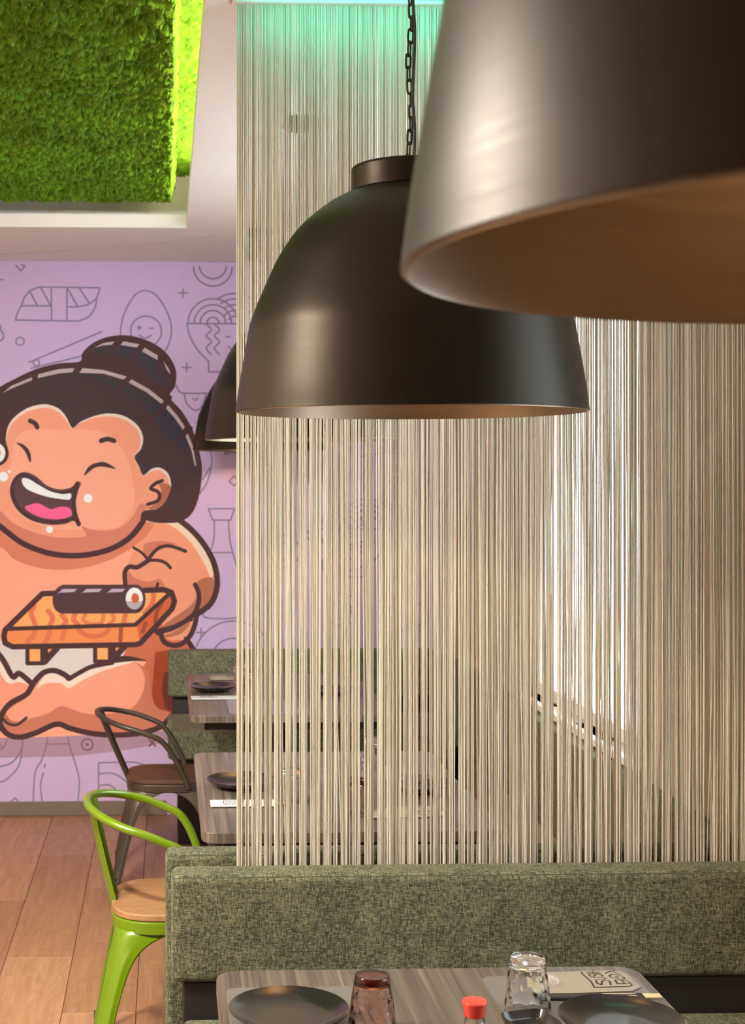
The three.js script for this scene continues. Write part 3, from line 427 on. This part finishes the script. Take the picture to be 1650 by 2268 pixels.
// ------------------------------------------------------------------ tables
function table(label, d0, d1, x0 = 0.086, x1 = 0.806) {
  const cx = (x0 + x1) / 2, cd = (d0 + d1) / 2, w = x1 - x0, l = d1 - d0, r = 0.045;
  const t = thing('dining_table', label, 'table', [cx, 0, -cd]);
  const sh = new THREE.Shape(); const a = w / 2, b = l / 2;
  sh.moveTo(-a + r, -b); sh.lineTo(a - r, -b); sh.quadraticCurveTo(a, -b, a, -b + r); sh.lineTo(a, b - r); sh.quadraticCurveTo(a, b, a - r, b); sh.lineTo(-a + r, b); sh.quadraticCurveTo(-a, b, -a, b - r); sh.lineTo(-a, -b + r); sh.quadraticCurveTo(-a, -b, -a + r, -b);
  const g = new THREE.ExtrudeGeometry(sh, { depth: 0.022, bevelEnabled: true, bevelSize: 0.002, bevelThickness: 0.002, bevelSegments: 2, curveSegments: 8 }); g.rotateX(-Math.PI / 2); g.translate(0, 0.726, 0);
  mesh('tabletop', metreUV(g, 0.13 * cd, 0.2), M.laminate, t);
  mesh('apron', rbox(-a + 0.05, a - 0.05, 0.690, 0.724, -b + 0.05, b - 0.05, 0.004), M.black, t);
  for (const s of [-1, 1]) { mesh('leg', rbox(-0.03, 0.03, 0.02, 0.691, s * l * 0.27 - 0.03, s * l * 0.27 + 0.03, 0.006), M.blackMetal, t); mesh('foot', rbox(-0.26, 0.26, 0, 0.021, s * l * 0.27 - 0.035, s * l * 0.27 + 0.035, 0.006), M.blackMetal, t); }
  return t;
}
table('grey-brown laminate table nearest the viewer, laid with plates and two upturned glasses', 1.47, 2.47);
table('grey-brown laminate table behind the string curtain, beside the green metal chair', 3.42, 4.41);
table('grey-brown laminate table by the mural, beside the dark metal chair', 5.08, 6.15);
const TOP = 0.7502;

// ------------------------------------------------------------------ chairs
function chair(name, label, pos, turn, metal, wood, sc, lean) {
  const t = thing(name, label, 'chair', pos, turn); t.scale.setScalar(sc);
  // seat: rounded square pad on a metal ring (local +x is the way the chair faces)
  const rs = (w, d, r) => { const s = new THREE.Shape(); s.moveTo(-w + r, -d); s.lineTo(w - r, -d); s.quadraticCurveTo(w, -d, w, -d + r); s.lineTo(w, d - r); s.quadraticCurveTo(w, d, w - r, d); s.lineTo(-w + r, d); s.quadraticCurveTo(-w, d, -w, d - r); s.lineTo(-w, -d + r); s.quadraticCurveTo(-w, -d, -w + r, -d); return s; };
  const pad = new THREE.ExtrudeGeometry(rs(0.172, 0.172, 0.13), { depth: 0.010, bevelEnabled: true, bevelSize: 0.004, bevelThickness: 0.004, bevelSegments: 3, curveSegments: 16 }); pad.rotateX(-Math.PI / 2); pad.translate(0, 0.440, 0);
  mesh('seat', metreUV(pad, 0.3, 0.2, true), wood, t);
  const apr = new THREE.ExtrudeGeometry(rs(0.172, 0.172, 0.13), { depth: 0.026, bevelEnabled: true, bevelSize: 0.006, bevelThickness: 0.004, bevelSegments: 3, curveSegments: 16 }); apr.rotateX(-Math.PI / 2); apr.translate(0, 0.405, 0);
  mesh('seat_frame', apr, metal, t);
  // pressed-steel legs: an L-shaped channel that is wide under the seat and tapers to the foot
  for (const sx of [-1, 1]) for (const sz of [-1, 1]) {
    const NT = 30, NS = 20, P = [], I = [];
    const row = (f, s, inner) => {
      const y = 0.408 - (0.408 - 0.03) * f, spread = 0.165 + 0.058 * Math.pow(f, 0.9) + 0.012 * f;
      const w = 0.040 + 0.024 * Math.exp(-f * 3.8) + 0.10 * Math.exp(-f * 14) - 0.008 * f, rc = 0.055 * (1 - f) * 0.9 + 0.014;
      // arc length across: side A (s<0) to side B (s>0), rounded corner
      const L = w * 0.98, u = s * L, th = inner ? 0.006 : 0; let a, b;
      const arc = rc * Math.PI / 4; if (Math.abs(u) <= arc) { const an = Math.PI / 4 + u / rc; a = -rc + (rc - th) * Math.cos(an); b = -rc + (rc - th) * Math.sin(an); } else if (u < 0) { a = -th; b = -rc + (u + arc); } else { b = -th; a = -rc - (u - arc); }
      const rib = inner ? 0 : 0.0035 * Math.exp(-Math.pow((Math.abs(u) - w * 0.55) / 0.006, 2)) * smooth(0.06, 0.2, f);
      return [sx * (spread + a + rib * (u < 0 ? 1 : 0)), y, sz * (spread + b + rib * (u > 0 ? 1 : 0))];
    };
    for (const inner of [false, true]) for (let j = 0; j <= NT; j++) for (let i = 0; i <= NS; i++) P.push(...row(j / NT, -1 + 2 * i / NS, inner));
    const w = NS + 1, off = (NT + 1) * w, quad = (a, b, c, d) => { if (sx * sz > 0) I.push(a, b, c, b, d, c); else I.push(a, c, b, b, c, d); };
    for (let j = 0; j < NT; j++) for (let i = 0; i < NS; i++) { const a = j * w + i; quad(a, a + 1, a + w, a + w + 1); quad(off + a + 1, off + a, off + a + w + 1, off + a + w); }
    for (let j = 0; j < NT; j++) { quad(off + j * w, j * w, off + (j + 1) * w, (j + 1) * w); const e = j * w + NS; quad(e, off + e, e + w, off + e + w); }
    for (let i = 0; i < NS; i++) { quad(off + i, off + i + 1, i, i + 1); const e = NT * w + i; quad(e, e + 1, off + e, off + e + 1); }
    let g = new THREE.BufferGeometry(); g.setAttribute('position', new THREE.Float32BufferAttribute(P, 3)); g.setIndex(I); g.computeVertexNormals(); g.setAttribute('uv', new THREE.Float32BufferAttribute(new Float32Array(P.length / 3 * 2), 2));
    const leg = mesh('leg', g, metal, t);
    const ft = new THREE.CylinderGeometry(0.014, 0.013, 0.06, 12); ft.translate(sx * 0.224, 0.030, sz * 0.224); mesh('foot', ft, M.black, leg);
  }
  // hoop: back and arms in one bent tube ending at the seat sides
  const hp = []; const W = 0.205;
  hp.push([0.085, 0.420, -0.178], [0.066, 0.50, -0.186], [0.028, 0.592, -0.197], [-0.002, 0.630, -0.202], [-0.045, 0.650, -W]);
  for (let i = 0; i <= 12; i++) { const a = -Math.PI / 2 - Math.PI * i / 12; hp.push([-0.09 + 0.165 * Math.cos(a), 0.668 + 0.048 * Math.max(0, -Math.cos(a)), W * Math.sin(a)]); }
  hp.push([-0.045, 0.650, W], [-0.002, 0.630, 0.202], [0.028, 0.592, 0.197], [0.066, 0.50, 0.186], [0.085, 0.420, 0.178]);
  for (const p of hp) p[0] -= lean * (p[1] - 0.42) / 0.29;
  mesh('arm_hoop', tube(hp, 0.0115, false, 150, 12), metal, t);
  // flat back splat from the hoop down to the rear of the seat
  { const N = 20, P = [], I = []; for (let s = 0; s < 2; s++) for (let j = 0; j <= N; j++) for (let i = 0; i <= 6; i++) { const f = j / N, u = -1 + i / 3, wd = 0.055 - 0.02 * f; P.push(-0.250 - lean * (1 - f) + 0.068 * f + 0.012 * f * f + (s ? -0.005 : 0) + 0.020 * u * u, 0.712 - 0.30 * f, u * wd); }
    const w = 7, off = (N + 1) * w, q = (a, b, c, d) => I.push(a, b, c, b, d, c); for (let j = 0; j < N; j++) for (let i = 0; i < 6; i++) { const a = j * w + i; q(a + 1, a, a + w + 1, a + w); q(off + a, off + a + 1, off + a + w, off + a + w + 1); } for (let j = 0; j < N; j++) { q(off + j * w + w, j * w + w, off + j * w, j * w); const e = j * w + 6; q(e + w, off + e + w, e, off + e); }
    const g = new THREE.BufferGeometry(); g.setAttribute('position', new THREE.Float32BufferAttribute(P, 3)); g.setIndex(I); g.computeVertexNormals(); mesh('back_splat', g, metal, t); }
  return t;
}
chair('metal_armchair', 'glossy lime green metal armchair with a wooden seat beside the middle table', [0.030, 0, -3.93], 0.0, M.greenMetal, M.oakSeat, 1, -0.01);
chair('metal_armchair', 'dark gunmetal armchair with a brown seat in front of the mural', [0.008, 0, -5.74], 0.0, M.gunMetal, M.darkSeat, 0.92, 0.05);

// ------------------------------------------------------------------ pendant lamps
const shadePts = [[0, 0.2975], [0.004, 0.2968], [0.043, 0.2915], [0.119, 0.2785], [0.161, 0.2690], [0.237, 0.2370], [0.276, 0.2160], [0.314, 0.1880], [0.345, 0.1520], [0.366, 0.1180], [0.378, 0.085]];
const linkGeo = (() => { const p = [], a = 0.0045, b = 0.0125; for (let i = 0; i < 16; i++) { const q = i / 16 * 2 * Math.PI; p.push([a * Math.cos(q), b * Math.sign(Math.sin(q)) * (Math.abs(Math.sin(q)) > 0.5 ? 1 : Math.abs(Math.sin(q)) * 1.6 - 0.0) * (Math.abs(Math.sin(q)) > 0.5 ? 0.8 + 0.2 * Math.abs(Math.sin(q)) : 1), 0]); } return tube(p, 0.0019, true, 40, 6); })();
const shadeGeo = (() => { const sp = new THREE.SplineCurve(shadePts.map(([y, r]) => new THREE.Vector2(r, y))), o = sp.getPoints(60); const g = new THREE.LatheGeometry(o, 128); return g; })();
const liningGeo = (() => { const sp = new THREE.SplineCurve(shadePts.map(([y, r]) => new THREE.Vector2(Math.max(0.01, r - 0.004), Math.max(0, y - 0.003)))), o = sp.getPoints(60); o.unshift(new THREE.Vector2(0.2975, 0)); o.push(new THREE.Vector2(0.004, 0.376)); return new THREE.LatheGeometry(o, 128); })();
const capGeo = new THREE.LatheGeometry([[0.001, 0.417], [0.094, 0.417], [0.0985, 0.415], [0.0995, 0.411], [0.0995, 0.376], [0.0975, 0.373], [0.06, 0.373]].map((p) => new THREE.Vector2(...p)), 96);
function lamp(label, x, d, y, ceil) {
  const t = thing('pendant_lamp', label, 'pendant lamp', [x, y, -d], 0);
  mesh('shade', shadeGeo, M.shade, t); mesh('shade_lining', liningGeo, M.lining, t); mesh('cap', capGeo, M.shade, t);
  const sk = new THREE.LatheGeometry([[0.001, 0.376], [0.022, 0.376], [0.022, 0.30], [0.018, 0.292], [0.001, 0.292]].map((p) => new THREE.Vector2(...p)), 24); mesh('socket', sk, M.black, t);
  const bg = new THREE.LatheGeometry([[0.001, 0.20], [0.014, 0.202], [0.026, 0.212], [0.031, 0.228], [0.028, 0.245], [0.019, 0.265], [0.013, 0.28], [0.013, 0.293]].map((p) => new THREE.Vector2(...p)), 32); mesh('bulb', bg, M.bulb, t);
  const l = new THREE.PointLight(rgb(1, 0.62, 0.30), LIGHT.bulb, 0, 2); l.position.set(x, y + 0.232, -d); l.castShadow = true; scene.add(l);
  const ch = sub('chain', t), len = ceil - y - 0.417 - 0.03; let k = 0;
  for (let yy = 0.425; yy < 0.417 + len; yy += 0.0215) { const m = mesh(k ? `chain_link_${String(k).padStart(3, '0')}` : 'chain_link', linkGeo, M.chain, ch); const lean = 0.003 * Math.sin(yy * 40); m.position.set(lean, yy, 0); m.rotation.y = (k % 2 ? Math.PI / 2 : 0) + 0.25 + 0.15 * Math.sin(k); m.rotation.z = 0.06 * Math.sin(k * 2.3); k++; }
  const cpts = []; for (let i = 0; i <= 8; i++) cpts.push([0.006 + 0.002 * Math.sin(i * 2.1), 0.415 + (len + 0.02) * i / 8, 0.004]);
  mesh('cable', tube(cpts, 0.0028, false, 40, 8), M.black, t);
  const cn = new THREE.LatheGeometry([[0.001, -0.03], [0.05, -0.03], [0.056, -0.027], [0.058, -0.02], [0.058, 0]].map((p) => new THREE.Vector2(...p)), 40); cn.translate(0, ceil - y, 0); mesh('ceiling_canopy', cn, M.blackMetal, t);
}
lamp('large dark bronze dome pendant filling the upper right corner, nearest the viewer', 0.415, 0.70, 1.7065, H);
lamp('dark bronze dome pendant on a chain just in front of the string curtain', 0.415, 2.45, 1.7065, H);
lamp('dark bronze dome pendant half hidden behind the string curtain, second from the mural', 0.415, 4.43, 1.7065, H + 0.09);
lamp('dark bronze dome pendant half hidden behind the string curtain, closest to the mural', 0.415, 6.42, 1.7065, H + 0.09);

// ------------------------------------------------------------------ tableware
function logoTexture(w, h, paint, bg) { const cv = document.createElement('canvas'); cv.width = w; cv.height = h; const c = cv.getContext('2d'); c.fillStyle = bg; c.fillRect(0, 0, w, h); paint(c, w, h); const t = new THREE.CanvasTexture(cv); t.colorSpace = THREE.SRGBColorSpace; return t; }
function drawLogo(c, cx, cy, s, turn) {
  c.save(); c.translate(cx, cy); c.rotate(turn); c.scale(s, s); c.strokeStyle = '#2c2722'; c.fillStyle = '#2c2722'; c.lineWidth = 6; c.lineJoin = 'round'; c.lineCap = 'round';
  c.beginPath(); c.moveTo(-92, -62); c.lineTo(50, -62); c.quadraticCurveTo(62, -62, 62, -50); c.lineTo(62, -20); c.lineTo(92, -8); c.lineTo(92, 66); c.moveTo(-92, -62); c.lineTo(-92, 66); c.moveTo(-92, 66); c.lineTo(-78, 66); c.stroke();
  c.lineWidth = 6.5;
  c.beginPath(); /* S */ c.moveTo(-46, -42); c.quadraticCurveTo(-76, -52, -76, -32); c.quadraticCurveTo(-46, -26, -48, -10); c.quadraticCurveTo(-52, 4, -78, -4); c.stroke();
  c.beginPath(); /* U */ c.moveTo(-34, -44); c.lineTo(-34, -14); c.quadraticCurveTo(-20, 8, -8, -14); c.lineTo(-8, -44); c.stroke();
  c.beginPath(); /* S */ c.moveTo(26, -42); c.quadraticCurveTo(2, -50, 4, -32); c.quadraticCurveTo(28, -26, 26, -12); c.quadraticCurveTo(20, 2, 2, -6); c.stroke();
  c.beginPath(); /* H I */ c.moveTo(36, -44); c.lineTo(36, -4); c.moveTo(36, -25); c.lineTo(48, -25); c.moveTo(48, -44); c.lineTo(48, -4); c.stroke();
  c.beginPath(); /* B */ c.moveTo(-74, 20); c.lineTo(-74, 66); c.lineTo(-50, 66); c.quadraticCurveTo(-32, 60, -44, 44); c.lineTo(-74, 44); c.moveTo(-44, 44); c.quadraticCurveTo(-34, 28, -50, 20); c.lineTo(-74, 20); c.stroke();
  c.beginPath(); c.arc(-2, 42, 24, 0, 6.2832); c.stroke(); c.beginPath(); c.arc(-2, 42, 7, 0, 6.2832); c.fill();
  c.beginPath(); c.moveTo(32, 14); c.lineTo(76, 66); c.moveTo(76, 14); c.lineTo(32, 66); c.stroke(); c.restore();
}
function plate(label, x, d, r = 0.0935) {
  const k = r / 0.0935, g = new THREE.LatheGeometry([[0.001, 0.005], [0.045, 0.005], [0.060, 0.0062], [0.075, 0.011], [0.086, 0.0175], [0.0925, 0.0222], [0.0935, 0.0218], [0.0932, 0.0200], [0.080, 0.0105], [0.066, 0.004], [0.055, 0.0015], [0.052, 0.0], [0.001, 0.0]].map(([a, b]) => new THREE.Vector2(a * k, b)), 72);
  const m = mesh('plate', g, M.plate); m.position.set(x, TOP + 0.002, -d); return tag(m, label, 'plate', 'black plates on the tables');
}
const tumblerGeo = (() => { // stands upside down: base at the top
  const hgt = 0.086, ro = (y) => 0.0365 - 0.0105 * Math.pow(y / hgt, 1.6), prof = []; const NS = 26;
  for (let i = 0; i <= NS; i++) { const y = hgt * i / NS; prof.push([ro(y), y, 1]); }
  prof.push([0.024, hgt + 0.001, 0], [0.020, hgt - 0.001, 0], [0.001, hgt - 0.002, 0]);
  const inn = []; for (let i = 0; i <= 14; i++) { const y = (hgt - 0.012) * (1 - i / 14); inn.push([ro(y) - 0.003, y, 0]); }
  const all = [...prof, [0.001, hgt - 0.002, 0], ...[]];
  const outer = new THREE.LatheGeometry(prof.map(([r, y]) => new THREE.Vector2(r, y)), 96), p = outer.attributes.position;
  for (let i = 0; i < p.count; i++) { const x = p.getX(i), y = p.getY(i), z = p.getZ(i), r = Math.hypot(x, z), a = Math.atan2(z, x); if (r > 0.0235 && y < hgt - 0.016) { const row = (y - 0.008) / 0.022, c1 = Math.cos(a * 10 + (Math.floor(row) % 2 ? Math.PI : 0)), v = 1 - Math.abs(2 * (row - Math.floor(row)) - 1); const cut = 0.0022 * Math.max(0, v - 0.65 * (1 - c1)) * (y > 0.008 ? 1 : 0); const s = (r - cut) / r; p.setX(i, x * s); p.setZ(i, z * s); } }
  outer.computeVertexNormals();
  const inner = new THREE.LatheGeometry([[0.0365, 0], ...inn.slice().reverse().map(([r, y]) => [r, y]), [0.001, hgt - 0.012]].map(([r, y]) => new THREE.Vector2(r, y)), 96);
  const flip = (g) => { const ix = g.index.array; for (let i = 0; i < ix.length; i += 3) { const t = ix[i]; ix[i] = ix[i + 1]; ix[i + 1] = t; } g.computeVertexNormals(); return g; };
  return mergeGeometries([outer.toNonIndexed(), flip(inner).toNonIndexed()]);
})();
function tumbler(label, x, d, mat, category = 'glass') { const m = mesh('tumbler', tumblerGeo, mat); m.position.set(x, TOP + 0.0015, -d); return tag(m, label, category); }
function placemat(label, x0, x1, d0, d1) {
  const w = (x1 - x0) / 2, l = (d1 - d0) / 2, r = 0.025, s = new THREE.Shape(); s.moveTo(-w + r, -l); s.lineTo(w - r, -l); s.quadraticCurveTo(w, -l, w, -l + r); s.lineTo(w, l - r); s.quadraticCurveTo(w, l, w - r, l); s.lineTo(-w + r, l); s.quadraticCurveTo(-w, l, -w, l - r); s.lineTo(-w, -l + r); s.quadraticCurveTo(-w, -l, -w + r, -l);
  const g = new THREE.ExtrudeGeometry(s, { depth: 0.0008, bevelEnabled: false, curveSegments: 8 }); g.rotateX(-Math.PI / 2); const m = mesh('placemat', g, M.mat); m.position.set((x0 + x1) / 2, TOP + 0.0002, -(d0 + d1) / 2); return tag(m, label, 'placemat');
}
const bagTex = logoTexture(512, 320, (c, w, h) => { for (let i = 0; i < 900; i++) { c.fillStyle = `rgba(${rnd() < 0.5 ? '255,250,235' : '150,135,110'},0.06)`; c.fillRect(rnd() * w, rnd() * h, 30 * rnd(), 2); } drawLogo(c, 372, 158, 1.42, -Math.PI / 2); }, '#958c79');
const bagMat = std({ map: bagTex, roughness: 0.9 });
function paperBag(label, x, d, w, l, turn) {
  // pillow-shaped flat paper sleeve, folded at one end
  const NX = 24, NZ = 12, P = [], U = [], I = [];
  for (let s = 0; s < 2; s++) for (let j = 0; j <= NZ; j++) for (let i = 0; i <= NX; i++) { const u = i / NX, v = j / NZ, e = Math.pow(clamp(Math.min(u * 6, (1 - u) * 5, v * 4, (1 - v) * 4)), 0.6); const tap = u > 0.88 ? 1 - 0.35 * (u - 0.88) / 0.12 : 1; P.push((u - 0.5) * w, s ? 0.0006 : 0.0012 + e * (0.007 + 0.002 * vnoise(u * 6, v * 4)), -(v - 0.5) * l * tap); U.push(u, v); }
  const W = NX + 1, off = W * (NZ + 1); for (let j = 0; j < NZ; j++) for (let i = 0; i < NX; i++) { const a = j * W + i; I.push(a, a + 1, a + W, a + 1, a + W + 1, a + W, off + a, off + a + W, off + a + 1, off + a + 1, off + a + W, off + a + W + 1); }
  const g = new THREE.BufferGeometry(); g.setAttribute('position', new THREE.Float32BufferAttribute(P, 3)); g.setAttribute('uv', new THREE.Float32BufferAttribute(U, 2)); g.setIndex(I); g.computeVertexNormals();
  const m = mesh('paper_sleeve', g, bagMat); m.position.set(x, TOP + 0.0012, -d); m.rotation.y = turn; return tag(m, label, 'napkin sleeve');
}
const sleeveTex = logoTexture(512, 168, (c, w, h) => { drawLogo(c, 190, 84, 0.95, 0); c.fillStyle = '#d9d9d8'; c.fillRect(0, 0, w, 6); }, '#b9b9bb');
function chopsticks(label, x0, x1, d, turn, white) {
  const w = x1 - x0, t = thing('chopsticks', label, 'chopsticks', [(x0 + x1) / 2, TOP + 0.0012, -d], turn);
  const sl = metreUV(new RoundedBoxGeometry(w * 0.92, 0.006, white ? 0.062 : 0.02, 2, 0.0025)); if (white) { const p = sl.attributes.position, u = sl.attributes.uv; for (let i = 0; i < p.count; i++) u.setXY(i, p.getX(i) / (w * 0.92) + 0.5, -p.getZ(i) / 0.062 + 0.5); }
  sl.translate(-w * 0.04, 0.003, 0); mesh('paper_wrap', sl, white ? std({ map: sleeveTex, roughness: 0.75 }) : M.black, t);
  for (const s of [-1, 1]) { const g = new THREE.CylinderGeometry(0.0032, 0.0024, w * 0.5, 10); g.rotateZ(Math.PI / 2); g.translate(w * 0.25 + 0.012, 0.0034, s * 0.0042); mesh('chopstick', g, M.bamboo, t); }
}
function sauceDish(label, x, d) {
  const t = mesh('sauce_dish', (() => { const s = [[0.001, 0.004], [0.028, 0.004], [0.035, 0.008], [0.040, 0.0185], [0.0415, 0.0185], [0.0415, 0.017], [0.036, 0.003], [0.032, 0], [0.001, 0]].map((p) => new THREE.Vector2(...p)); const g = new THREE.LatheGeometry(s, 64), p = g.attributes.position; for (let i = 0; i < p.count; i++) { const x = p.getX(i), z = p.getZ(i), r = Math.hypot(x, z), a = Math.atan2(z, x), q = Math.pow(Math.pow(Math.abs(Math.cos(a)), 6) + Math.pow(Math.abs(Math.sin(a)), 6), -1 / 6); p.setX(i, x * q * 0.9); p.setZ(i, z * q * 0.9); } g.computeVertexNormals(); return g; })(), M.plate);
  t.position.set(x, TOP + 0.0012, -d); t.rotation.y = 0.25; return tag(t, label, 'dish');
}
function soyBottle(label, x, d, capMat) {
  const t = thing('sauce_bottle', label, 'bottle', [x, TOP + 0.0004, -d]);
  mesh('bottle_glass', new THREE.LatheGeometry([[0.001, 0], [0.026, 0], [0.029, 0.004], [0.029, 0.045], [0.024, 0.062], [0.0145, 0.078], [0.0125, 0.090], [0.0125, 0.093], [0.010, 0.093], [0.0105, 0.08], [0.021, 0.061], [0.026, 0.044], [0.026, 0.005], [0.001, 0.004]].map((p) => new THREE.Vector2(...p)), 48), M.crystal, t);
  mesh('soy_sauce', new THREE.LatheGeometry([[0.001, 0.0045], [0.0255, 0.0055], [0.0255, 0.040], [0.001, 0.040]].map((p) => new THREE.Vector2(...p)), 40), M.soy, t);
  mesh('cap', new THREE.LatheGeometry([[0.001, 0.0885], [0.0128, 0.0885], [0.0142, 0.0895], [0.0152, 0.098], [0.0176, 0.107], [0.0176, 0.1095], [0.0165, 0.1108], [0.001, 0.1112]].map((p) => new THREE.Vector2(...p)), 48), capMat, t);
}
// front table
placemat('frosted placemat under the left plate of the front table', 0.098, 0.318, 1.95, 2.385);
placemat('frosted placemat under the napkin sleeve of the front table', 0.530, 0.792, 1.95, 2.425);
plate('black plate left of the amber glass on the front table', 0.190, 2.235);
plate('black plate beside the napkin sleeve on the front table', 0.692, 2.18);
tumbler('amber faceted tumbler upside down on the front table', 0.3135, 2.19, M.amber);
tumbler('clear faceted tumbler upside down by the napkin sleeve on the front table', 0.571, 2.265, M.crystal);
soyBottle('small soy sauce bottle with a bright red cap on the front table', 0.4325, 2.014, M.redCap);
sauceDish('small square black sauce dish in front of the clear tumbler', 0.556, 2.185);
paperBag('cream paper napkin sleeve with a black restaurant logo on the front table', 0.690, 2.388, 0.185, 0.098, 0.06);
chopsticks('wooden chopsticks in a black wrap before the napkin sleeve on the front table', 0.600, 0.788, 2.315, -0.02, false);
{ const g = new THREE.IcosahedronGeometry(0.012, 2), p = g.attributes.position; for (let i = 0; i < p.count; i++) { const f = 0.6 + 0.8 * vnoise(p.getX(i) * 260 + 9, p.getZ(i) * 260 + p.getY(i) * 200); p.setXYZ(i, p.getX(i) * f * 1.1, Math.max(0, p.getY(i) * f * 0.7 + 0.006), p.getZ(i) * f); } g.computeVertexNormals(); const m = mesh('wrapper', g, M.wrapper); m.position.set(0.632, TOP + 0.0095, -2.36); tag(m, 'small crumpled clear wrapper on the napkin sleeve', 'wrapper'); }
// middle table, partly behind the strings
plate('black plate at the left of the table beside the green chair', 0.203, 3.92);
plate('black plate at the right of the table beside the green chair, behind the strings', 0.675, 3.86);
chopsticks('chopsticks in a white printed wrap on the table beside the green chair', 0.113, 0.30, 3.705, 0.0, true);
tumbler('clear tumbler upside down on the table beside the green chair, behind the strings', 0.325, 3.72, M.crystal);
tumbler('amber tumbler upside down on the table beside the green chair, behind the strings', 0.47, 3.60, M.amber);
tumbler('clear tumbler upside down at the far side of the table beside the green chair', 0.60, 4.15, M.crystal);
paperBag('cream paper napkin sleeve on the table beside the green chair, behind the strings', 0.60, 3.60, 0.185, 0.1, 0.05);
// farthest table
plate('black plate at the left of the table by the mural', 0.182, 5.66);
plate('black plate at the right of the table by the mural, behind the strings', 0.64, 5.55);
chopsticks('chopsticks in a white wrap in front of the plate on the table by the mural', 0.094, 0.285, 5.46, 0.02, true);
placemat('frosted placemat on the near edge of the table by the mural', 0.225, 0.48, 5.11, 5.43);
paperBag('pale paper napkin sleeve behind the plate on the table by the mural', 0.245, 6.0, 0.13, 0.11, 0.05);
tumbler('clear tumbler upside down on the table by the mural', 0.302, 5.83, M.crystal);
tumbler('amber tumbler upside down on the table by the mural', 0.335, 5.66, M.amber);

renderer.render(scene, camera);
